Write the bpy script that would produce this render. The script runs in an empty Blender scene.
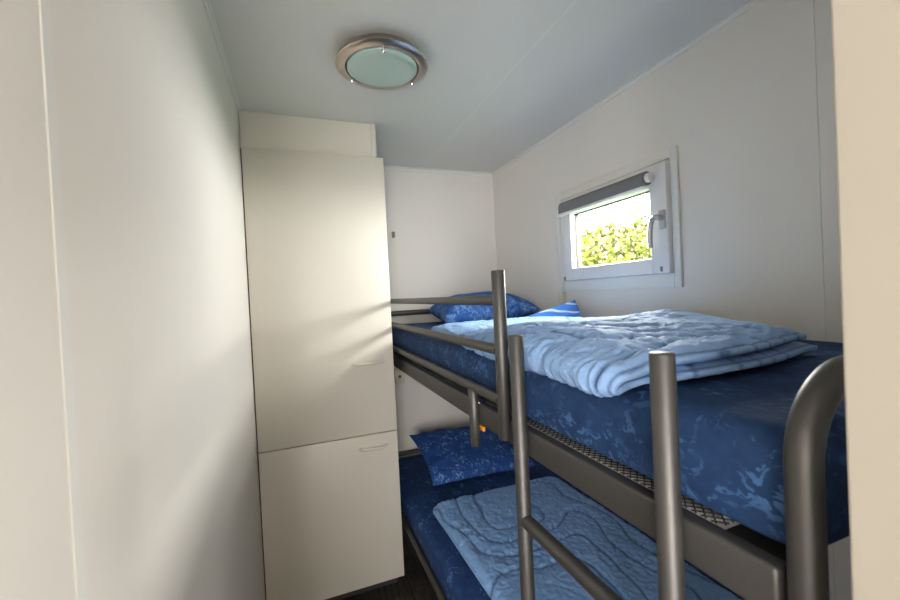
import bpy, bmesh, math, random
from mathutils import Vector, Matrix, noise
random.seed(7)
C = bpy.context.scene.collection
PI = math.pi

# ------------------------------------------------------------------ helpers
def srgb(r, g, b):
    def f(c):
        c /= 255.0
        return c / 12.92 if c <= .04045 else ((c + .055) / 1.055) ** 2.4
    return (f(r), f(g), f(b), 1)

def tag(o, label=None, cat=None, group=None, kind=None):
    if label: o['label'] = label
    if cat: o['category'] = cat
    if group: o['group'] = group
    if kind: o['kind'] = kind
    return o

def obj(name, bm, mat, parent=None, smooth=True, sharp=35):
    me = bpy.data.meshes.new(name)
    bmesh.ops.recalc_face_normals(bm, faces=bm.faces)
    bm.to_mesh(me); bm.free()
    if mat: me.materials.append(mat)
    if smooth:
        for p in me.polygons: p.use_smooth = True
        if sharp: me.set_sharp_from_angle(angle=math.radians(sharp))
    o = bpy.data.objects.new(name, me); C.objects.link(o)
    if parent:
        o.parent = parent
        o.matrix_parent_inverse = parent.matrix_world.inverted() if False else Matrix.Translation(-Vector(parent.location))
    return o

def thing(name, loc, label, cat, group=None, kind=None):
    o = bpy.data.objects.new(name, None); C.objects.link(o)
    o.location = loc; o.empty_display_size = .05
    return tag(o, label, cat, group, kind)

def box(bm, x0, x1, y0, y1, z0, z1, bev=0, seg=2):
    r = bmesh.ops.create_cube(bm, size=1)
    vs = r['verts']
    for v in vs:
        v.co = Vector(((x0 + x1) / 2 + v.co.x * (x1 - x0), (y0 + y1) / 2 + v.co.y * (y1 - y0), (z0 + z1) / 2 + v.co.z * (z1 - z0)))
    if bev:
        es = list({e for v in vs for e in v.link_edges})
        bmesh.ops.bevel(bm, geom=es, offset=bev, segments=seg, profile=.5, affect='EDGES')
    return bm

def bbox(*a, **k): return box(bmesh.new(), *a, **k)

def tube(bm, pts, r, n=16, cap=True, flat=1.0, bevel_end=0.0):
    """sweep a circle (optionally flattened) along pts"""
    pts = [Vector(p) for p in pts]
    if bevel_end:                                     # softened cut end at both ends
        d0 = (pts[1] - pts[0]).normalized(); d1 = (pts[-1] - pts[-2]).normalized()
        pts = [pts[0]] + [pts[0] + d0 * bevel_end] + pts[1:-1] + [pts[-1] - d1 * bevel_end, pts[-1]]
    rings = []
    up = None
    for i, p in enumerate(pts):
        if i == 0: t = pts[1] - pts[0]
        elif i == len(pts) - 1: t = pts[-1] - pts[-2]
        else: t = (pts[i + 1] - pts[i]).normalized() + (pts[i] - pts[i - 1]).normalized()
        t.normalize()
        if up is None:
            up = Vector((0, 0, 1)) if abs(t.z) < .9 else Vector((0, 1, 0))
        side = t.cross(up).normalized(); up = side.cross(t).normalized()
        rr = r
        if bevel_end and i in (0, len(pts) - 1): rr = r - bevel_end
        rings.append([bm.verts.new(p + side * math.cos(a) * rr * flat + up * math.sin(a) * rr) for a in [2 * PI * k / n for k in range(n)]])
    for a, b in zip(rings, rings[1:]):
        for k in range(n):
            bm.faces.new((a[k], a[(k + 1) % n], b[(k + 1) % n], b[k]))
    if cap:
        bm.faces.new(rings[0][::-1]); bm.faces.new(rings[-1])
    return bm

def lathe(bm, prof, cx, cy, n=64):
    rings = []
    for r, z in prof:
        if r < 1e-5: rings.append([bm.verts.new((cx, cy, z))])
        else: rings.append([bm.verts.new((cx + r * math.cos(2 * PI * k / n), cy + r * math.sin(2 * PI * k / n), z)) for k in range(n)])
    for a, b in zip(rings, rings[1:]):
        for k in range(n):
            A = a if len(a) > 1 else None; B = b if len(b) > 1 else None
            k2 = (k + 1) % n
            if A and B: bm.faces.new((a[k], a[k2], b[k2], b[k]))
            elif A: bm.faces.new((a[k], a[k2], b[0]))
            elif B: bm.faces.new((a[0], b[k2], b[k]))
    return bm

def sstep(a, b, x):
    t = max(0, min(1, (x - a) / (b - a))); return t * t * (3 - 2 * t)

# ------------------------------------------------------------------ materials
def mat(name, col, rough=.5, metal=0, spec=.5, bump=None, var=None, sheen=0, coat=0):
    m = bpy.data.materials.new(name); m.use_nodes = True
    nt = m.node_tree; b = nt.nodes['Principled BSDF']
    b.inputs['Base Color'].default_value = col
    b.inputs['Roughness'].default_value = rough
    b.inputs['Metallic'].default_value = metal
    b.inputs['Specular IOR Level'].default_value = spec
    b.inputs['Sheen Weight'].default_value = sheen
    b.inputs['Coat Weight'].default_value = coat
    tc = nt.nodes.new('ShaderNodeTexCoord')
    if var:                                            # (scale, amount): faint uneven tone of the material
        n = nt.nodes.new('ShaderNodeTexNoise'); n.inputs['Scale'].default_value = var[0]; n.inputs['Detail'].default_value = 4
        nt.links.new(tc.outputs['Object'], n.inputs['Vector'])
        mx = nt.nodes.new('ShaderNodeMixRGB'); mx.blend_type = 'MIX'
        mx.inputs[1].default_value = tuple(c * (1 - var[1]) for c in col[:3]) + (1,)
        mx.inputs[2].default_value = tuple(min(1, c * (1 + var[1])) for c in col[:3]) + (1,)
        nt.links.new(n.outputs['Fac'], mx.inputs[0]); nt.links.new(mx.outputs[0], b.inputs['Base Color'])
    if bump:                                           # (scale, strength, distance)
        n = nt.nodes.new('ShaderNodeTexNoise'); n.inputs['Scale'].default_value = bump[0]; n.inputs['Detail'].default_value = 5
        nt.links.new(tc.outputs['Object'], n.inputs['Vector'])
        bp = nt.nodes.new('ShaderNodeBump'); bp.inputs['Strength'].default_value = bump[1]; bp.inputs['Distance'].default_value = bump[2]
        nt.links.new(n.outputs['Fac'], bp.inputs['Height']); nt.links.new(bp.outputs[0], b.inputs['Normal'])
    return m

M = {}
M['wall'] = mat('painted_wall_panel', (.69, .662, .618, 1), .45, bump=(90, .04, .002), var=(3, .015))
M['ceiling'] = mat('ceiling_panel', (.60, .595, .565, 1), .45, bump=(60, .04, .002), var=(2, .015))
M['trim'] = mat('white_trim', (.68, .68, .65, 1), .35)
M['joint'] = mat('joint_strip', (.70, .69, .66, 1), .5)
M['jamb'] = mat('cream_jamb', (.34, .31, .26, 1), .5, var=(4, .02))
M['ward'] = mat('cream_laminate', (.66, .62, .545, 1), .38, bump=(160, .03, .001), var=(5, .015))
M['gap'] = mat('dark_gap', (.05, .045, .04, 1), .8)
M['pvc'] = mat('white_upvc', (.68, .68, .69, 1), .28)
M['cream_plastic'] = mat('cream_plastic', (.62, .60, .48, 1), .4)
M['handle'] = mat('cream_handle', (.62, .585, .51, 1), .3)
M['grey_metal'] = mat('satin_grey_lever', (.42, .43, .44, 1), .35, metal=.4)
M['blind'] = mat('grey_blind_fabric', (.155, .158, .165, 1), .85, bump=(500, .2, .001), var=(40, .06))
M['frame'] = mat('graphite_bed_metal', (.084, .080, .077, 1), .47, metal=.7, bump=(700, .06, .0005))
M['mesh'] = mat('dark_mesh_wire', (.02, .02, .02, 1), .5)
M['lining'] = mat('white_lining', (.86, .83, .80, 1), .8)
M['nickel'] = mat('brushed_nickel', (.46, .40, .35, 1), .28, metal=1)
M['chrome'] = mat('chrome', (.8, .8, .8, 1), .12, metal=1)
M['frost'] = mat('frosted_green_glass', (.36, .47, .43, 1), .22, coat=.2)
M['dark'] = mat('dark_screw', (.04, .04, .04, 1), .5)
M['hookgrey'] = mat('grey_hook', (.22, .22, .19, 1), .5)
M['orange'] = mat('orange_sticker', (.7, .25, .02, 1), .5)
M['plinth'] = mat('dark_plinth', (.03, .028, .026, 1), .6)

def sheet_mat(name, scale, base, mid, light, th=.56):
    """navy cotton printed with ragged lighter flecks"""
    m = mat(name, base, .8, spec=.2)
    nt = m.node_tree; b = nt.nodes['Principled BSDF']; L = nt.links.new
    tc = nt.nodes.new('ShaderNodeTexCoord')
    mp = nt.nodes.new('ShaderNodeMapping'); mp.inputs['Rotation'].default_value = (.5, .4, .6); mp.inputs['Scale'].default_value = (1, .75, 1)
    L(tc.outputs['Object'], mp.inputs[0])
    def nz(sc, det, dist):
        n = nt.nodes.new('ShaderNodeTexNoise'); n.inputs['Scale'].default_value = sc; n.inputs['Detail'].default_value = det
        n.inputs['Roughness'].default_value = .66; n.inputs['Distortion'].default_value = dist
        L(mp.outputs[0], n.inputs['Vector']); return n
    def ramp(src, a, c):
        r = nt.nodes.new('ShaderNodeValToRGB'); r.color_ramp.elements[0].position = a; r.color_ramp.elements[1].position = c
        L(src.outputs['Fac'], r.inputs[0]); return r
    a = ramp(nz(scale, 5, 1.2), th, th + .03)
    big = ramp(nz(scale * .3, 2, .3), .42, .62)
    mul = nt.nodes.new('ShaderNodeMath'); mul.operation = 'MULTIPLY'; L(a.outputs[0], mul.inputs[0]); L(big.outputs[0], mul.inputs[1])
    tone = ramp(nz(scale * .55, 3, .6), .35, .7)
    m1 = nt.nodes.new('ShaderNodeMixRGB'); m1.inputs[1].default_value = base; m1.inputs[2].default_value = mid; L(tone.outputs[0], m1.inputs[0])
    m2 = nt.nodes.new('ShaderNodeMixRGB'); m2.inputs[2].default_value = light; L(m1.outputs[0], m2.inputs[1]); L(mul.outputs[0], m2.inputs[0])
    L(m2.outputs[0], b.inputs['Base Color'])
    n = nz(30, 4, .5); bp = nt.nodes.new('ShaderNodeBump'); bp.inputs['Strength'].default_value = .35; bp.inputs['Distance'].default_value = .006
    L(n.outputs['Fac'], bp.inputs['Height']); L(bp.outputs[0], b.inputs['Normal'])
    return m
M['sheet'] = sheet_mat('navy_flecked_sheet', 44, (.010, .028, .085, 1), (.016, .044, .118, 1), (.045, .112, .245, 1), .535)
M['sheet_low'] = sheet_mat('navy_flecked_sheet_small', 42, (.013, .038, .13, 1), (.02, .06, .18, 1), (.09, .19, .42, 1), .56)
M['pillow_up'] = sheet_mat('blue_crackle_pillowcase', 50, (.016, .065, .25, 1), (.03, .11, .36, 1), (.15, .29, .58, 1), .47)
M['pillow_low'] = sheet_mat('navy_speckled_pillowcase', 48, (.014, .05, .20, 1), (.022, .08, .28, 1), (.15, .30, .60, 1), .55)
M['duvet'] = mat('pale_blue_duvet', (.22, .355, .60, 1), .75, spec=.35, bump=(32, .8, .012))
M['duvet_low'] = mat('light_blue_duvet', (.20, .365, .67, 1), .75, spec=.3, bump=(30, .7, .010))
for k, thr in (('duvet', (.05, .10, .24, 1)), ('duvet_low', (.045, .10, .24, 1))):     # stitching thread colour
    nt = M[k].node_tree; b = nt.nodes['Principled BSDF']; at = nt.nodes.new('ShaderNodeAttribute'); at.attribute_name = 'thread'
    mx = nt.nodes.new('ShaderNodeMixRGB'); mx.inputs[1].default_value = b.inputs['Base Color'].default_value[:]; mx.inputs[2].default_value = thr
    ml = nt.nodes.new('ShaderNodeMath'); ml.operation = 'MULTIPLY'; ml.inputs[1].default_value = .8
    nt.links.new(at.outputs['Fac'], ml.inputs[0]); nt.links.new(ml.outputs[0], mx.inputs[0]); nt.links.new(mx.outputs[0], b.inputs['Base Color'])

def tip_mat():
    m = mat('bright_blue_striped_lining', (.03, .17, .55, 1), .65, sheen=.2)
    nt = m.node_tree; b = nt.nodes['Principled BSDF']; L = nt.links.new
    tc = nt.nodes.new('ShaderNodeTexCoord'); w = nt.nodes.new('ShaderNodeTexWave'); w.bands_direction = 'DIAGONAL'
    w.inputs['Scale'].default_value = 9; w.inputs['Distortion'].default_value = 3; w.inputs['Detail'].default_value = 1
    L(tc.outputs['Object'], w.inputs['Vector'])
    r = nt.nodes.new('ShaderNodeValToRGB'); r.color_ramp.elements[0].position = .86; r.color_ramp.elements[1].position = .93
    r.color_ramp.elements[0].color = (.03, .17, .55, 1); r.color_ramp.elements[1].color = (.5, .62, .78, 1)
    L(w.outputs['Fac'], r.inputs[0]); L(r.outputs[0], b.inputs['Base Color']); return m
M['tip'] = tip_mat()

def floor_mat():
    m = mat('dark_wood_vinyl', (.03, .026, .023, 1), .38)
    nt = m.node_tree; b = nt.nodes['Principled BSDF']; L = nt.links.new
    tc = nt.nodes.new('ShaderNodeTexCoord'); mp = nt.nodes.new('ShaderNodeMapping'); mp.inputs['Scale'].default_value = (9, 1.2, 1)
    L(tc.outputs['Object'], mp.inputs[0])
    n = nt.nodes.new('ShaderNodeTexNoise'); n.inputs['Scale'].default_value = 5; n.inputs['Detail'].default_value = 8; n.inputs['Distortion'].default_value = 1.2
    L(mp.outputs[0], n.inputs['Vector'])
    r = nt.nodes.new('ShaderNodeValToRGB'); r.color_ramp.elements[0].position = .35; r.color_ramp.elements[1].position = .75
    r.color_ramp.elements[0].color = (.018, .015, .014, 1); r.color_ramp.elements[1].color = (.085, .075, .068, 1)
    L(n.outputs['Fac'], r.inputs[0])
    br = nt.nodes.new('ShaderNodeTexBrick'); br.inputs['Scale'].default_value = 1; br.inputs['Brick Width'].default_value = .9; br.inputs['Row Height'].default_value = .14
    br.inputs['Mortar Size'].default_value = .002; br.inputs[1].default_value = (1, 1, 1, 1); br.inputs[2].default_value = (.75, .75, .75, 1); br.inputs[3].default_value = (.1, .1, .1, 1)
    mp2 = nt.nodes.new('ShaderNodeMapping'); mp2.inputs['Rotation'].default_value = (0, 0, PI / 2); L(tc.outputs['Object'], mp2.inputs[0]); L(mp2.outputs[0], br.inputs[0])
    mx = nt.nodes.new('ShaderNodeMixRGB'); mx.blend_type = 'MULTIPLY'; mx.inputs[0].default_value = 1
    L(r.outputs[0], mx.inputs[1]); L(br.outputs[0], mx.inputs[2]); L(mx.outputs[0], b.inputs['Base Color']); return m
M['floor'] = floor_mat()

def glass_mat():
    m = bpy.data.materials.new('window_glass'); m.use_nodes = True; nt = m.node_tree
    nt.nodes.clear(); o = nt.nodes.new('ShaderNodeOutputMaterial'); t = nt.nodes.new('ShaderNodeBsdfTransparent'); g = nt.nodes.new('ShaderNodeBsdfGlossy')
    t.inputs[0].default_value = (.95, .97, .96, 1); g.inputs['Roughness'].default_value = .02
    x = nt.nodes.new('ShaderNodeMixShader'); x.inputs[0].default_value = .04
    nt.links.new(t.outputs[0], x.inputs[1]); nt.links.new(g.outputs[0], x.inputs[2]); nt.links.new(x.outputs[0], o.inputs[0])
    return m
M['glass'] = glass_mat()
def leaf_mat(name, a, c, rough=.6):
    m = mat(name, a, rough, var=None); nt = m.node_tree; b = nt.nodes['Principled BSDF']
    g = nt.nodes.new('ShaderNodeTexCoord'); n = nt.nodes.new('ShaderNodeTexNoise'); n.inputs['Scale'].default_value = 9
    nt.links.new(g.outputs['Object'], n.inputs['Vector'])
    mx = nt.nodes.new('ShaderNodeMixRGB'); mx.inputs[1].default_value = a; mx.inputs[2].default_value = c
    nt.links.new(n.outputs['Fac'], mx.inputs[0]); nt.links.new(mx.outputs[0], b.inputs['Base Color']); return m
M['leaf'] = leaf_mat('hedge_leaf', (.06, .085, .003, 1), (.13, .15, .01, 1))
M['blossom'] = leaf_mat('hedge_blossom', (.20, .13, .14, 1), (.30, .2, .2, 1))
M['twig'] = mat('twig', (.12, .08, .05, 1), .8)
M['grass'] = mat('lawn', (.05, .09, .02, 1), .9, var=(12, .3))

# ------------------------------------------------------------------ room dimensions (m)
XL, XR, YF, YB, H = -.19, 1.27, .184, 2.42, 2.15
def struct(name, bm, m, parent=None, label=None):
    o = obj(name, bm, m, parent, smooth=False)
    if not parent: o['kind'] = 'structure'
    if label: o['label'] = label
    return o
# floor, ceiling
struct('floor', bbox(-1.3, XR + .06, -2.2, YB + .06, -.06, 0), M['floor'], label='dark grey wood-look vinyl floor')
struct('ceiling', bbox(-1.3, XR + .06, -2.2, YB + .06, H, H + .06), M['ceiling'], label='pale grey panelled ceiling')
struct('wall_left', bbox(XL - .06, XL, .10, YB + .06, 0, H), M['wall'], label='white smooth panelled wall on the left')
struct('wall_back', bbox(XL, XR, YB, YB + .06, 0, H), M['wall'], label='white wall at the head of the bunks')
# right wall with the window hole
wy0, wy1, wz0, wz1 = 1.07, 1.66, 1.405, 1.78
QY0, QY1, QZ0, QZ1 = -2.0, -1.25, .95, 1.6            # unseen hall opening, added so fill light reaches the left wall
bm = bmesh.new()
box(bm, XR, XR + .06, -2.2, QY0, 0, H); box(bm, XR, XR + .06, QY0, QY1, 0, QZ0); box(bm, XR, XR + .06, QY0, QY1, QZ1, H)
box(bm, XR, XR + .06, QY1, wy0, 0, H); box(bm, XR, XR + .06, wy1, YB + .06, 0, H)
box(bm, XR, XR + .06, wy0, wy1, 0, wz0); box(bm, XR, XR + .06, wy0, wy1, wz1, H)
struct('wall_right', bm, M['wall'], label='white wall with the small window beside the upper bunk')
# front wall with the doorway the camera looks through
bm = bmesh.new()
box(bm, .412, XR, .112, YF, 0, H); box(bm, XL, .412, .112, YF, 2.05, H); box(bm, -1.3, XL - .06, .112, YF, 0, H)
struct('wall_front', bm, M['wall'], label='wall around the doorway')
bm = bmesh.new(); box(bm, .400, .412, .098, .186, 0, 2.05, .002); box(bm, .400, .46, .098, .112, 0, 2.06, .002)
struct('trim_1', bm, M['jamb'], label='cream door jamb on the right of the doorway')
# hall behind the camera
HY0, HY1, HZ0, HZ1 = -2.0, -1.55, .4, 2.0       # opening added in the left hall wall to let in fill light
bm = bmesh.new()
box(bm, -1.36, -1.3, -2.26, HY0, 0, H); box(bm, -1.36, -1.3, HY1, YF, 0, H)
box(bm, -1.36, -1.3, HY0, HY1, 0, HZ0); box(bm, -1.36, -1.3, HY0, HY1, HZ1, H)
struct('wall_hall_left', bm, M['wall'])
GX0, GX1 = -1.2, -.35                                # another added opening, in the wall behind, to brighten the lower bunk
bm = bmesh.new()
box(bm, -1.3, GX0, -2.26, -2.2, 0, H); box(bm, GX1, XR + .06, -2.26, -2.2, 0, H)
box(bm, GX0, GX1, -2.26, -2.2, 0, HZ0); box(bm, GX0, GX1, -2.26, -2.2, HZ1, H)
struct('wall_hall_back', bm, M['wall'])

# panel joints and cove trims
def trim(n, b, label, m='trim'): return struct('trim_%d' % n, b, M[m], label=label)
trim(2, bbox(XL, XL + .0012, .434, .450, 0, H, .0003, 1), 'narrow white joint strip on the left wall', 'joint')
trim(3, bbox(XR - .0015, XR, .622, .628, .0, H), 'panel joint on the right wall')
trim(4, bbox(.763, .7665, .2, YB, H - .0004, H), 'thin joint line in the ceiling')
def cove(y0, y1, x, sx):
    b = bmesh.new(); box(b, min(x, x + sx * .014), max(x, x + sx * .014), y0, y1, H - .004, H, .001, 1)
    box(b, min(x, x + sx * .006), max(x, x + sx * .006), y0, y1, H - .016, H, .001, 1); return b
trim(5, cove(YF, 1.84, XL, 1), 'white cove strip along the left ceiling edge')
trim(6, cove(YF, YB, XR, -1), 'white cove strip along the right ceiling edge')
b = bmesh.new(); box(b, .4, XR - .02, YB - .022, YB, H - .006, H, .002, 1); box(b, .4, XR - .006, YB - .006, YB, H - .022, H, .002, 1)
trim(7, b, 'white cove strip along the back ceiling edge')

# ------------------------------------------------------------------ wardrobe
wd = thing('wardrobe', (.105, 2.12, 0), 'tall cream wardrobe with two stacked plain doors in the back left corner', 'wardrobe')
obj('body', bbox(XL + .004, .392, 1.85, YB - .002, .05, 1.985), M['ward'], wd, smooth=False)
obj('plinth', bbox(XL + .004, .375, 1.87, YB - .002, 0, .05), M['plinth'], wd, smooth=False)
def bow_handle(x0, x1, z, tilt):
    pts = []
    y = 1.83; z += .004
    for k in range(13):
        t = k / 12; s = math.sin(PI * t) ** .35 if 0 < t < 1 else 0
        pts.append((x0 + (x1 - x0) * t, y - .020 * s + (.002 if t in (0, 1) else 0), z + tilt * (t - .5)))
    return tube(bmesh.new(), pts, .0062, 10)
d1 = obj('upper_door', bbox(XL + .005, .400, 1.83, 1.849, .7345, 1.994, .0012, 2), M['ward'], wd)
h1 = obj('handle', bow_handle(.212, .354, 1.053, 0), M['handle'], d1); h1.matrix_parent_inverse = Matrix.Identity(4)
h1.parent = d1
d2 = obj('lower_door', bbox(XL + .005, .400, 1.83, 1.849, .048, .7305, .0012, 2), M['ward'], wd)
h2 = obj('handle', bow_handle(.226, .350, .669, 0), M['handle'], d2); h2.matrix_parent_inverse = Matrix.Identity(4)
obj('gap_strip', bbox(XL + .0005, XL + .006, 1.836, 1.85, .05, 1.99), M['gap'], wd, smooth=False)
obj('top_panel', bbox(XL + .002, .362, 1.84, 1.86, 1.996, H - .001), M['ward'], wd, smooth=False)
b = bmesh.new(); box(b, .350, .372, 1.832, 1.862, 1.996, H - .001, .003, 2)
obj('corner_strip', b, M['handle'], wd)

# ------------------------------------------------------------------ window
win = thing('window_1', (XR, 1.37, wz0), 'small white framed window above the upper bunk', None, kind='structure')
def ring(bm, x0, x1, y0, y1, z0, z1, wy_n, wy_f, wb, wt, bev=.002):
    """rectangular frame; wy_n / wy_f widths of near / far stiles, wb / wt of bottom / top"""
    box(bm, x0, x1, y0, y0 + wy_n, z0, z1, bev); box(bm, x0, x1, y1 - wy_f, y1, z0, z1, bev)
    box(bm, x0, x1, y0 + wy_n, y1 - wy_f, z0, z0 + wb, bev); box(bm, x0, x1, y0 + wy_n, y1 - wy_f, z1 - wt, z1, bev)
    return bm
obj('casing', ring(bmesh.new(), XR - .012, XR, 1.022, 1.726, 1.336, 1.832, .028, .045, .052, .035), M['trim'], win)
obj('frame', ring(bmesh.new(), XR - .006, XR + .055, 1.05, 1.682, 1.387, 1.797, .022, .03, .022, .022), M['pvc'], win)
b = ring(bmesh.new(), XR - .03, XR + .025, 1.052, 1.664, 1.389, 1.789, .076, .075, .058, .082, .004)
sash = obj('sash', b, M['pvc'], win)
b = ring(bmesh.new(), XR - .004, XR + .02, 1.127, 1.592, 1.446, 1.709, .006, .006, .006, .006, .001)
obj('gasket', b, M['gap'], win)
obj('pane', bbox(XR + .004, XR + .008, 1.125, 1.595, 1.444, 1.712), M['glass'], win, smooth=False)
b = bmesh.new(); xs = XR - .03
for y, z in ((1.085, 1.405), (1.648, 1.40)):
    box(b, xs - .003, xs, y - .005, y + .005, z - .009, z + .009, .001)
obj('hinge_cap', b, M['hookgrey'], win)
b = bmesh.new(); box(b, xs - .009, xs, 1.058, 1.084, 1.548, 1.616, .004, 3)
tube(b, [(xs - .004, 1.070, 1.588), (xs - .032, 1.070, 1.588)], .0105, 14)
tube(b, [(xs - .026, 1.064, 1.590), (xs - .032, 1.078, 1.592), (xs - .034, 1.090, 1.582), (xs - .034, 1.097, 1.560), (xs - .034, 1.100, 1.530), (xs - .033, 1.101, 1.482)], .0088, 12, bevel_end=.002)
obj('window_handle', b, M['grey_metal'], win)

# roller blind
rb = thing('roller_blind', (XR - .05, 1.4, 1.70), 'grey roller blind rolled up at the top of the window', 'blind')
BX = XR - .048
b = bmesh.new(); tube(b, [(BX, 1.116, 1.742), (BX, 1.618, 1.742)], .0255, 32)
box(b, BX - .0265, BX - .0245, 1.116, 1.618, 1.712, 1.742)
obj('fabric_roll', b, M['blind'], rb)
b = bmesh.new(); box(b, BX - .031, BX - .018, 1.112, 1.622, 1.699, 1.711, .003, 2)
obj('bottom_bar', b, M['pvc'], rb)
for y0, y1 in ((1.098, 1.115), (1.619, 1.630)):
    b = bmesh.new(); tube(b, [(BX, y0, 1.742), (BX, y1, 1.742)], .017, 24); tube(b, [(BX, (y0 + y1) / 2, 1.750), (XR - .029, (y0 + y1) / 2, 1.750)], .0045, 10)
    obj('end_bracket', b, M['pvc'], rb)
b = bmesh.new(); tube(b, [(BX, 1.630, 1.745), (BX, 1.655, 1.742), (XR - .038, 1.690, 1.70), (XR - .016, 1.700, 1.36), (XR - .014, 1.700, 1.30)], .0018, 8)
obj('cord', b, M['pvc'], rb)
b = bmesh.new(); box(b, XR - .030, XR, 1.682, 1.714, 1.262, 1.332, .005, 3)
obj('cord_tensioner', b, M['cream_plastic'], rb)

# ------------------------------------------------------------------ ceiling light
LX, LY = .303, 1.325
cl = thing('ceiling_light', (LX, LY, H), 'round brushed nickel ceiling light with a frosted green glass disc', 'ceiling light')
prof = [(.126, H), (.140, H - .014), (.150, H - .026), (.1515, H - .031), (.147, H - .034), (.139, H - .036), (.124, H - .040), (.1205, H - .038), (.120, H - .02)]
obj('metal_ring', lathe(bmesh.new(), prof, LX, LY, 96), M['nickel'], cl, sharp=50)
prof = [(0, H - .0455), (.05, H - .0453), (.09, H - .0447), (.112, H - .0425), (.1165, H - .039), (.1165, H - .03), (0, H - .03)]
obj('glass_disc', lathe(bmesh.new(), prof, LX, LY, 96), M['frost'], cl, sharp=60)
for a in (-100, 20, 140):
    a = math.radians(a); x, y = LX + .119 * math.cos(a), LY + .119 * math.sin(a)
    b = lathe(bmesh.new(), [(0, H - .056), (.005, H - .055), (.0068, H - .051), (.0068, H - .046), (.004, H - .045), (.004, H - .036)], x, y, 16)
    obj('clip', b, M['chrome'], cl)

# ------------------------------------------------------------------ little wall fittings
b = bmesh.new(); box(b, .558, .578, YB - .006, YB, 1.715, 1.753, .003); tube(b, [(.568, YB - .004, 1.74), (.568, YB - .022, 1.732), (.568, YB - .026, 1.722), (.568, YB - .026, 1.745)], .005, 8)
tag(obj('wall_hook', b, M['hookgrey']), 'small grey hook on the back wall above the guard rail', 'hook')
b = bmesh.new(); box(b, .530, .592, YB - .010, YB, .815, .905, .004)
s = thing('wall_socket', (.56, YB, .86), 'small pale socket plate on the back wall under the upper bunk', 'socket')
obj('plate', b, M['cream_plastic'], s)
b = bmesh.new(); tube(b, [(.561, YB - .009, .862), (.561, YB - .013, .862)], .009, 14); obj('socket_hole', b, M['dark'], s)

# ------------------------------------------------------------------ bunk bed
XG = .432         # guard rail and ladder plane
XS0, XS1 = .438, .462   # side rail box
XO = 1.245        # wall side rail
bed = thing('bunk_bed', (.85, 1.3, 0), 'graphite metal bunk bed standing along the right wall', 'bunk bed')
fr = M['frame']
def end_pts(y):
    r = .085; z = 1.267 - .0155; x0, x1 = .452, 1.238
    p = [(x0, y, 0), (x0, y, .6), (x0, y, z - r)]
    for k in range(1, 9):
        a = PI / 2 * k / 8; p.append((x0 + r - r * math.cos(a), y, z - r + r * math.sin(a)))
    for k in range(0, 9):
        a = PI / 2 * k / 8; p.append((x1 - r + r * math.sin(a), y, z - r + r * math.cos(a)))
    p += [(x1, y, .6), (x1, y, 0)]
    return p
YE0, YE1 = .243, 2.385
for y in (YE0, YE1):
    e = obj('end_frame', tube(bmesh.new(), end_pts(y), .0155, 24), fr, bed, sharp=60)
    for z in (.395, .26):
        o = obj('cross_bar', tube(bmesh.new(), [(.452, y, z), (1.238, y, z)], .012, 16), fr, e, sharp=60)
        o.matrix_parent_inverse = Matrix.Identity(4)
# upper side rails and end rails
def rail_box(x0, x1, y0, y1, z0, z1):
    return bbox(x0, x1, y0, y1, z0, z1, .005, 3)
obj('side_rail', rail_box(XS0, XS1, .262, 2.37, 1.000, 1.056), fr, bed)
obj('side_rail', rail_box(XO - .024, XO, .262, 2.37, 1.000, 1.056), fr, bed)
obj('end_rail', rail_box(XS1, XO - .024, 2.345, 2.37, 1.000, 1.046), fr, bed)
obj('end_plate', bbox(XS1 - .002, XS1 + .06, .275, .345, 1.036, 1.042, .001, 1), M['plinth'], bed)
# wire mesh base: crossed wires just under the mattress edge, white backing cloth under it
b = bmesh.new()
mx0, mx1, my0, my1, mz = XS1, .55, .335, 2.33, 1.0555
st = .0135
y = my0 - (mx1 - mx0)
while y < my1:
    for s in (1, -1):
        ya, yb = (y, y + (mx1 - mx0)) if s == 1 else (y + (mx1 - mx0), y)
        xa, xb = mx0, mx1
        def cl_(yv): return yv
        # clip against my0 / my1
        pa, pb = [xa, ya], [xb, yb]
        ok = True
        for lim, sign in ((my0, 1), (my1, -1)):
            da, db = sign * (pa[1] - lim), sign * (pb[1] - lim)
            if da < 0 and db < 0: ok = False; break
            if da < 0: t = da / (da - db); pa = [pa[0] + (pb[0] - pa[0]) * t, lim]
            elif db < 0: t = db / (db - da); pb = [pb[0] + (pa[0] - pb[0]) * t, lim]
        if ok and abs(pa[0] - pb[0]) > .004:
            tube(b, [(pa[0], pa[1], mz), (pb[0], pb[1], mz)], .0011, 5, cap=False)
    y += st
obj('wire_mesh', b, M['mesh'], bed, sharp=0)
obj('base_cloth', bbox(XS1, XO - .024, .352, 2.33, 1.046, 1.0535), M['lining'], bed, smooth=False)
# guard rail
b = None
for z, r in ((1.331, .0118), (1.215, .0125), (1.098, .0125)):
    obj('guard_bar', tube(bmesh.new(), [(XG, .835, z), (XG, 2.372, z)], r, 16), fr, bed, sharp=60)
gp = obj('guard_post', tube(bmesh.new(), [(XG, .820, 1.010), (XG, .820, 1.400)], .0155, 24, bevel_end=.0012), fr, bed, sharp=50)
hk = obj('guard_hook', tube(bmesh.new(), [(XG - .004, .985, .940), (XG - .004, .985, 1.095)], .0135, 20, bevel_end=.001), fr, bed, sharp=50)
b = bmesh.new(); tube(b, [(XG, 1.008, 1.052), (XG + .022, 1.008, 1.066)], .007, 12); box(b, XG + .004, XG + .03, .975, 1.0, 1.054, 1.060, .001)
obj('hook_bolt', b, M['chrome'], bed)
b = bmesh.new(); tube(b, [(XG - .020, .985, .962), (XG - .012, .985, .962)], .0045, 10); obj('screw', b, M['dark'], bed)
obj('hook_cap', bbox(XG + .006, XG + .012, .955, .975, .985, .997), M['orange'], bed)
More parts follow.
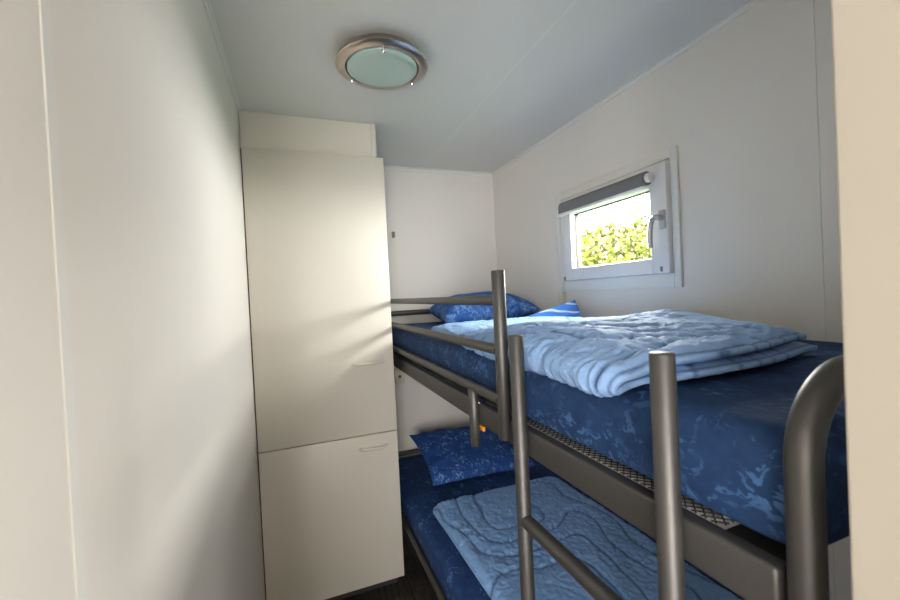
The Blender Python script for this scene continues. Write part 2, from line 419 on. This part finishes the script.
# ladder
XLd = .424
for y, zt in ((.738, 1.258), (.376, 1.264)):
    obj('ladder_post', tube(bmesh.new(), [(XLd, y, 0), (XLd, y, zt)], .0152, 24, bevel_end=.0014), fr, bed, sharp=50)
for z in (.868, .60, .33):
    obj('ladder_rung', tube(bmesh.new(), [(XLd, .380, z), (XLd, .734, z)], .0145, 20), fr, bed, sharp=60)
# lower bunk
obj('lower_side_rail', tube(bmesh.new(), [(.430, .243, .262), (.430, 2.385, .262)], .0135, 16), fr, bed, sharp=60)
obj('lower_side_rail', tube(bmesh.new(), [(1.238, .243, .262), (1.238, 2.385, .262)], .0135, 16), fr, bed, sharp=60)
for y in (.5, .8, 1.1, 1.4, 1.7, 2.0, 2.25):
    obj('lower_slat', bbox(.434, 1.236, y - .03, y + .03, .255, .27, .003), M['plinth'], bed)

# ------------------------------------------------------------------ mattresses
def mattress(x0, x1, y0, y1, z0, z1, bev, nn, amp):
    bm = bmesh.new(); box(bm, x0, x1, y0, y1, z0, z1)
    bmesh.ops.bevel(bm, geom=list(bm.edges), offset=bev, segments=6, profile=.5, affect='EDGES')
    def cut(ax, a, c, n):
        for k in range(1, n):
            p = Vector((0, 0, 0)); p[ax] = a + (c - a) * k / n; nv = Vector((0, 0, 0)); nv[ax] = 1
            bmesh.ops.bisect_plane(bm, geom=bm.verts[:] + bm.edges[:] + bm.faces[:], plane_co=p, plane_no=nv)
    cut(1, y0 + bev, y1 - bev, nn); cut(0, x0 + bev, x1 - bev, nn // 3); cut(2, z0 + bev, z1 - bev, 3)
    cx, cy, cz = (x0 + x1) / 2, (y0 + y1) / 2, (z0 + z1) / 2
    for v in bm.verts:
        p = v.co
        if p.z < z0 + bev: p.z = z0 + (p.z - z0) * .45
        w = max(0, min(1, (p.z - z0) / .03))
        n = noise.noise(Vector((p.x * 5, p.y * 5, p.z * 7))) + .5 * noise.noise(Vector((p.x * 13, p.y * 9, p.z * 15)))
        # sheet pulled over foam: slightly sagging edge, soft side bulge
        k = (p.z - cz) / (z1 - z0)
        if p.z > cz: v.co.z += amp * n * w
        if p.x < x0 + bev * .5: v.co.x -= .006 * (1 - 4 * k * k) - amp * n * .7
        if p.y < y0 + bev * .5: v.co.y -= .006 * (1 - 4 * k * k)
    return bm
tag(obj('mattress', mattress(.467, 1.262, .252, 2.362, 1.0575, 1.187, .035, 30, .003), M['sheet'], sharp=0),
    'upper bunk mattress in a navy sheet with lighter blotches', 'mattress')
tag(obj('mattress', mattress(.438, 1.262, .262, 2.368, .2705, .385, .028, 30, .003), M['sheet_low'], sharp=0),
    'lower bunk mattress in a navy flecked sheet', 'mattress')

# ------------------------------------------------------------------ pillows
def pillow(w, d, T, seed, n=56, cr=.05):
    """w x d pillow centred at the origin, thickness T"""
    bm = bmesh.new(); top = {}; bot = {}
    for i in range(n + 1):
        for j in range(n + 1):
            u, v = -1 + 2 * i / n, -1 + 2 * j / n
            pin = 1 - .07 * (1 - abs(v) ** 2) * abs(u) ** 3
            pin2 = 1 - .07 * (1 - abs(u) ** 2) * abs(v) ** 3
            x, y = u * w / 2 * pin, v * d / 2 * pin2
            t = T / 2 * (max(0, (1 - abs(u) ** 2.6) * (1 - abs(v) ** 2.6))) ** .48
            q = Vector((x * 7 + seed, y * 7, seed))
            edge = max(abs(u), abs(v))
            # creases running inwards from the seams
            wr = .006 * noise.noise(q) + .003 * noise.noise(q * 2.3) + .0035 * math.sin(14 * (u if abs(v) > abs(u) else v) + 3 * noise.noise(q)) * sstep(.55, .85, edge)
            tt = t + wr * (0 if edge > .995 else min(1, t / .01))
            top[i, j] = bm.verts.new((x, y, tt + .001))
            if i in (0, n) or j in (0, n): bot[i, j] = top[i, j]
            else: bot[i, j] = bm.verts.new((x, y, -t * .7 - .5 * abs(wr) * min(1, t / .01)))
    for i in range(n):
        for j in range(n):
            bm.faces.new((top[i, j], top[i + 1, j], top[i + 1, j + 1], top[i, j + 1]))
            f = (bot[i, j], bot[i, j + 1], bot[i + 1, j + 1], bot[i + 1, j])
            try: bm.faces.new(f)
            except ValueError: pass
    return bm
def place(bm, M4):
    for v in bm.verts: v.co = M4 @ v.co
    return bm
# upper pillow: lies against the back wall, rear edge up
b = pillow(.55, .46, .20, 3.1)
def up_shape(p):
    x, y, z = p
    return p
b = place(b, Matrix.Translation((1.0, 2.14, 1.250)) @ Matrix.Rotation(math.radians(-6), 4, 'Z') @ Matrix.Rotation(math.radians(6), 4, 'X') @ Matrix.Rotation(math.radians(-3), 4, 'Y'))
for v in b.verts:
    v.co.x = min(v.co.x, XR - .004); v.co.y = min(v.co.y, YB - .004)
    v.co.z = max(v.co.z, 1.192)
tag(obj('pillow', b, M['pillow_up'], sharp=0), 'blue crackle-patterned pillow against the back wall on the upper bunk', 'pillow')
b = pillow(.60, .42, .11, 8.7)
b = place(b, Matrix.Translation((.86, 2.05, .476)) @ Matrix.Rotation(math.radians(1), 4, 'Z') @ Matrix.Rotation(math.radians(17), 4, 'X') @ Matrix.Rotation(math.radians(3), 4, 'Y'))
for v in b.verts: v.co.z = max(v.co.z, .391)
tag(obj('pillow', b, M['pillow_low'], sharp=0), 'navy speckled pillow at the head of the lower bunk', 'pillow')

# ------------------------------------------------------------------ duvets
def quilt(x, y, seed, k=3.0, lines=3.2):
    """height of the quilting (grooves along wandering stitch lines, puffed and creased between) and the thread mask"""
    def g(a, c):
        p = Vector((a * k + seed, c * k * .8, seed * .37))
        return lines * .8 * (noise.noise(p) + .35 * noise.noise(p * 2.1)) + 5.2 * a + 3.4 * c
    e = .004
    v = g(x, y); gx = (g(x + e, y) - v) / e; gy = (g(x, y + e) - v) / e
    gm = math.hypot(gx, gy); gr = gm + 3
    f = v - math.floor(v); d = min(f, 1 - f) / gr         # distance to the nearest line in metres
    groove = math.exp(-(d / .005) ** 2); thread = math.exp(-(d / .0034) ** 2) if gm > 3 else 0
    puff = min(1, d / .03) ** .6
    # creases: fine ridges running mostly across the stitch line, strongest beside it
    tx, ty = (-gy / (gm + .01), gx / (gm + .01))
    along = x * tx + y * ty; across = x * -ty + y * tx
    q2 = Vector((x * 46 + seed, y * 46, 1.7)); q = Vector((x * 15 + seed, y * 15, 2.2)); q3 = Vector((x * 8, y * 8 + seed, 6.2))
    wr = .7 * noise.noise(q3) + .5 * (.5 - abs(noise.noise(q)) * 2) + (.45 + .7 * math.exp(-(d / .025) ** 2)) * (.5 - 2 * abs(noise.noise(q2)))
    return -.0045 * groove + .0055 * puff + .0060 * wr, thread

def sheet_solid(P, ns, nv, thick, seam_edge=.007):
    """closed quilted sheet from a centre surface P(i/ns, j/nv) -> (pos, h, t)"""
    ctr = [[P(i / ns, j / nv) for j in range(nv + 1)] for i in range(ns + 1)]
    bm = bmesh.new(); A = {}; B = {}
    lay = bm.verts.layers.float.new('thread')
    for i in range(ns + 1):
        for j in range(nv + 1):
            p = ctr[i][j][0]
            du = ctr[min(i + 1, ns)][j][0] - ctr[max(i - 1, 0)][j][0]
            dv = ctr[i][min(j + 1, nv)][0] - ctr[i][max(j - 1, 0)][0]
            n = du.cross(dv).normalized()
            h, t = ctr[i][j][1], ctr[i][j][2]
            A[i, j] = bm.verts.new(p + n * (t / 2 + h)); B[i, j] = bm.verts.new(p - n * (t / 2 + h * .4))
            A[i, j][lay] = B[i, j][lay] = ctr[i][j][3]
    for i in range(ns):
        for j in range(nv):
            bm.faces.new((A[i, j], A[i + 1, j], A[i + 1, j + 1], A[i, j + 1]))
            bm.faces.new((B[i, j], B[i, j + 1], B[i + 1, j + 1], B[i + 1, j]))
    for i in range(ns):
        bm.faces.new((A[i, 0], B[i, 0], B[i + 1, 0], A[i + 1, 0])); bm.faces.new((A[i, nv], A[i + 1, nv], B[i + 1, nv], B[i, nv]))
    for j in range(nv):
        bm.faces.new((A[0, j], A[0, j + 1], B[0, j + 1], B[0, j])); bm.faces.new((A[ns, j], B[ns, j], B[ns, j + 1], A[ns, j + 1]))
    return bm

# upper duvet: folded double lengthwise, the fold towards the room
Y0, Y1 = .452, 1.69
ZM = 1.1925
def up_duvet(s, v):
    y = Y0 + (Y1 - Y0) * v
    lx = .443 + .013 * sstep(0, .2, v) + .090 * sstep(.3, 1, v) + .005 * math.sin(9 * v)              # left fold line
    R = .95 + .235 * sstep(0, .55, v)
    y += .012 * noise.noise(Vector((s * 4, v * 2, 1))) + (.034 * math.exp(-((s - .49) / .045) ** 2)) * sstep(.3, 0, v) + .045 * sstep(.25, 0, min(s, 1 - s)) * sstep(.5, 0, v)
    F = sstep(.28, .75, v)                                                    # flatter towards the pillow
    r = .0130 + .008 * sstep(0, .25, v) * (1 - F) - .006 * F
    zb = ZM + .0125 - .0055 * F
    Lb = R + .035 - lx - r; La = PI * r; Lt = R - lx - r; T = Lb + La + Lt
    d = s * T
    if d < Lb: x = R + .035 - d; z = zb
    elif d < Lb + La:
        a = (d - Lb) / r; x = lx + r - r * math.sin(a); z = zb + r - r * math.cos(a)
    else:
        d2 = d - Lb - La; x = lx + r + d2; z = zb + 2 * r
        n = noise.noise(Vector((x * 3.2, y * 2.6, 7.3))); n2 = noise.noise(Vector((x * 6, y * 9, 3.1)))
        w = sstep(0, .12, d2) * sstep(0, .12, v)
        z += w * (.007 * n + .005 * n2) * (1 - .65 * F)
        z += .016 * math.exp(-((x - .93) / .05) ** 2 - ((y - .80) / .09) ** 2)      # ridge towards the wall
    z -= (.020 - .012 * v) * sstep(.075, 0, x - lx)                                  # the fold sags over the mattress edge
    x = min(x, XR - .02)
    h, g = quilt((s if d < Lb + La * .5 else s) * T, y, 5.3)
    ev = min(y - Y0 + .012, Y1 - y + .012); es = min(s, 1 - s) * T; eb = max(0, min(es, v * (Y1 - Y0), (1 - v) * (Y1 - Y0)))
    t = .009 + (.0145 - .010 * F) * sstep(0, .025, eb)
    h *= (1 - .35 * F) * sstep(0, .03, eb) * (1 if d > Lb else .3)
    if .008 < eb < .012: g = 1
    return Vector((x, y, z)), h, t, g
bm = sheet_solid(up_duvet, 250, 300, .02)
for vv in bm.verts:
    if vv.co.x > .502: vv.co.z = max(vv.co.z, ZM - .0005)
    elif vv.co.x > .462: vv.co.z = max(vv.co.z, 1.156 + math.sqrt(max(0, .037 ** 2 - (.502 - vv.co.x) ** 2)))
dv = obj('duvet', bm, M['duvet'], sharp=0)
tag(dv, 'pale blue quilted duvet folded double on the upper bunk', 'duvet')
# its far corner, turned up against the wall and showing the bright blue lining
bm = bmesh.new(); n = 20; A = {}; B = {}
a0, a1, a2 = Vector((1.01, 1.68, 1.214)), Vector((1.205, 1.49, 1.214)), Vector((1.210, 1.545, 1.294))
for i in range(n + 1):
    for j in range(n + 1 - i):
        u, v = i / n, j / n
        p = a0 + (a1 - a0) * u + (a2 - a0) * v
        wv = .006 * math.sin(9 * u + 5 * v) * (1 - v)
        p += Vector((-.3, -.6, .5)) * wv
        A[i, j] = bm.verts.new(p + Vector((-.004, -.007, .003))); B[i, j] = bm.verts.new(p + Vector((.004, .007, -.003)))
for i in range(n):
    for j in range(n - i):
        bm.faces.new((A[i, j], A[i + 1, j], A[i, j + 1])); bm.faces.new((B[i, j], B[i, j + 1], B[i + 1, j]))
        if j < n - i - 1:
            bm.faces.new((A[i + 1, j], A[i + 1, j + 1], A[i, j + 1])); bm.faces.new((B[i + 1, j], B[i, j + 1], B[i + 1, j + 1]))
for i in range(n):
    bm.faces.new((A[i, 0], B[i, 0], B[i + 1, 0], A[i + 1, 0])); bm.faces.new((A[0, i], A[0, i + 1], B[0, i + 1], B[0, i]))
    bm.faces.new((A[i, n - i], A[i + 1, n - i - 1], B[i + 1, n - i - 1], B[i, n - i]))
o = obj('turned_corner', bm, M['tip'], dv, sharp=0); o['label'] = 'bright blue striped underside of the turned up corner'

# lower duvet: one flat quilted layer
def low_duvet(s, v):
    x = .505 + .665 * s + .008 * math.sin(3 * v); y = .36 + 1.36 * v
    # rounded corners
    cx = min(s, 1 - s) * .665; cy = min(v, 1 - v) * 1.36; rr = .045
    if cx < rr and cy < rr:
        a, c = rr - cx, rr - cy; m = max(a, c); L = math.hypot(a, c)
        if L > 1e-6:
            f = m / L
            x += (a - a * f) * (1 if s < .5 else -1); y += (c - c * f) * (1 if v < .5 else -1)
    y += .02 * noise.noise(Vector((x * 3, v, 4))) 
    z = .4065 + .005 * noise.noise(Vector((x * 4, y * 4, 9)))
    h, g = quilt(x, y, 11.9, k=2.6)
    eb = max(0, min(cx, cy)); t = .008 + .018 * sstep(0, .03, eb); h *= sstep(0, .02, eb)
    h *= .75
    return Vector((x, y, z - .008 * (1 - sstep(0, .03, eb)))), h, t, g
bm = sheet_solid(low_duvet, 170, 320, .02)
for vv in bm.verts: vv.co.z = max(vv.co.z, .390)
ld = obj('duvet', bm, M['duvet_low'], sharp=0)
tag(ld, 'light blue quilted duvet spread flat on the lower bunk', 'duvet')
obj('care_tag', bbox(1.172, 1.19, .985, 1.03, .392, .396, .0005, 1), M['lining'], ld)

# ------------------------------------------------------------------ outside the window
lawn = struct('floor_garden', bbox(XR + .3, 12, -3, 12, -.45, -.40), M['grass'], label='lawn outside the window')
lawn.name = 'garden_lawn'; lawn['label'] = 'green lawn outside the window'
def bush(cx, cy, lx, ly, top, n, nb, label):
    t = thing('flowering_bush', (cx, cy, -.40), label, 'bush')
    def spot(shell=False):
        a = random.uniform(0, 2 * PI); rr = math.sqrt(random.uniform(.25, 1))
        z = random.uniform(0, 1)
        hgt = top - .22 * rr ** 3 + .10 * noise.noise(Vector((math.cos(a) * rr * 4, math.sin(a) * rr * 4, 3)))
        z = hgt - (hgt + .1) * (random.random() ** (1.8))
        return Vector((cx + lx * rr * math.cos(a), cy + ly * rr * math.sin(a), z))
    def leaves(n, w, l, mat_name, name, lift=0, topside=False):
        bm = bmesh.new()
        for k in range(n):
            p = spot()
            if topside: p.z = top - .35 * random.random() ** 1.3 + lift
            d = Vector((random.gauss(0, 1), random.gauss(0, 1), random.gauss(.3, .8))).normalized()
            s = d.cross(Vector((random.gauss(0, 1), random.gauss(0, 1), random.gauss(0, 1)))).normalized()
            nn = d.cross(s); ll = l * random.uniform(.6, 1.3); ww = w * random.uniform(.7, 1.2)
            a = bm.verts.new(p); b_ = bm.verts.new(p + d * ll * .5 + s * ww / 2 + nn * .15 * ww)
            c = bm.verts.new(p + d * ll); e = bm.verts.new(p + d * ll * .5 - s * ww / 2 + nn * .15 * ww); mid = bm.verts.new(p + d * ll * .5)
            bm.faces.new((a, b_, mid)); bm.faces.new((b_, c, mid)); bm.faces.new((c, e, mid)); bm.faces.new((e, a, mid))
        return obj(name, bm, M[mat_name], t, smooth=False)
    leaves(n, .05, .085, 'leaf', 'foliage')
    leaves(nb, .034, .036, 'blossom', 'blossoms', topside=True)
    b = bmesh.new()
    for k in range(16):
        a = random.uniform(0, 2 * PI); q = random.uniform(.1, .8)
        e = Vector((cx + lx * q * math.cos(a), cy + ly * q * math.sin(a), top - .3)); base = Vector((cx + .1 * math.cos(a), cy + .1 * math.sin(a), -.41))
        tube(b, [base, base.lerp(e, .5) + Vector((random.gauss(0, .05), random.gauss(0, .05), 0)), e], .008, 6)
    obj('stems', b, M['twig'], t)
bush(3.45, 3.35, .75, 1.15, 2.02, 15000, 3600, 'green bush with pale pink blossoms outside the window')

# ------------------------------------------------------------------ light: sky through the room window and the hall openings added for fill
w = bpy.data.worlds.new('World'); bpy.context.scene.world = w; w.use_nodes = True
bg = w.node_tree.nodes['Background']
SKY_BRIGHT, SKY_DIM = 68.0, 19.0                    # bright hazy sky on the window side, plain sky opposite
nt = w.node_tree; tc = nt.nodes.new('ShaderNodeTexCoord')
dt = nt.nodes.new('ShaderNodeVectorMath'); dt.operation = 'DOT_PRODUCT'; dt.inputs[1].default_value = Vector((.80, .50, .30)).normalized()
nt.links.new(tc.outputs['Generated'], dt.inputs[0])
mr = nt.nodes.new('ShaderNodeMapRange'); mr.interpolation_type = 'SMOOTHSTEP'
mr.inputs['From Min'].default_value = -.05; mr.inputs['From Max'].default_value = .65
mr.inputs['To Min'].default_value = SKY_DIM; mr.inputs['To Max'].default_value = SKY_BRIGHT
nt.links.new(dt.outputs['Value'], mr.inputs['Value']); nt.links.new(mr.outputs[0], bg.inputs[1])
bg.inputs[0].default_value = (1.0, .965, .93, 1)
def portal(name, loc, rot, sx, sy):
    l = bpy.data.lights.new(name, 'AREA'); l.shape = 'RECTANGLE'; l.size = sx; l.size_y = sy; l.cycles.is_portal = True
    o = bpy.data.objects.new(name, l); C.objects.link(o); o.location = loc; o.rotation_euler = rot; return o
portal('window_portal', (XR + .062, 1.36, 1.585), (0, PI / 2, 0), .30, .50)
portal('hall_left_fill_portal', (-1.37, (HY0 + HY1) / 2, (HZ0 + HZ1) / 2), (0, -PI / 2, 0), HZ1 - HZ0, HY1 - HY0)

portal('hall_side_fill_portal', (XR + .062, (QY0 + QY1) / 2, (QZ0 + QZ1) / 2), (0, PI / 2, 0), QZ1 - QZ0, QY1 - QY0)
portal('hall_back_fill_portal', ((GX0 + GX1) / 2, -2.27, (HZ0 + HZ1) / 2), (PI / 2, 0, 0), GX1 - GX0, HZ1 - HZ0)

# ------------------------------------------------------------------ camera (solved from the vanishing points)
cam = bpy.data.cameras.new('camera'); co = bpy.data.objects.new('camera', cam); C.objects.link(co)
cam.sensor_width = 36; cam.lens = 16; cam.clip_start = .01
f = 400.0
Yc = Vector((298 - 450, -(302 - 300), -f)).normalized(); Xc = Vector((1498 - 450, -(243 - 300), -f)).normalized()
Xc = (Xc - Yc * Xc.dot(Yc)).normalized(); Zc = Xc.cross(Yc)
R = Matrix((Xc, Yc, Zc)).to_4x4()
co.matrix_world = Matrix.Translation((0, 0, 1.35)) @ R
cam.dof.use_dof = True; cam.dof.focus_distance = 1.5; cam.dof.aperture_fstop = 6.3
sc = bpy.context.scene; sc.camera = co
sc.view_settings.view_transform = 'Standard'; sc.view_settings.look = 'None'; sc.view_settings.gamma = 1
sc.view_settings.use_curve_mapping = False; sc.view_settings.exposure = 0.3
sc.cycles.max_bounces = 14; sc.cycles.diffuse_bounces = 8; sc.cycles.transparent_max_bounces = 8
sc.cycles.caustics_reflective = False; sc.cycles.caustics_refractive = False
sc.cycles.sample_clamp_indirect = 8
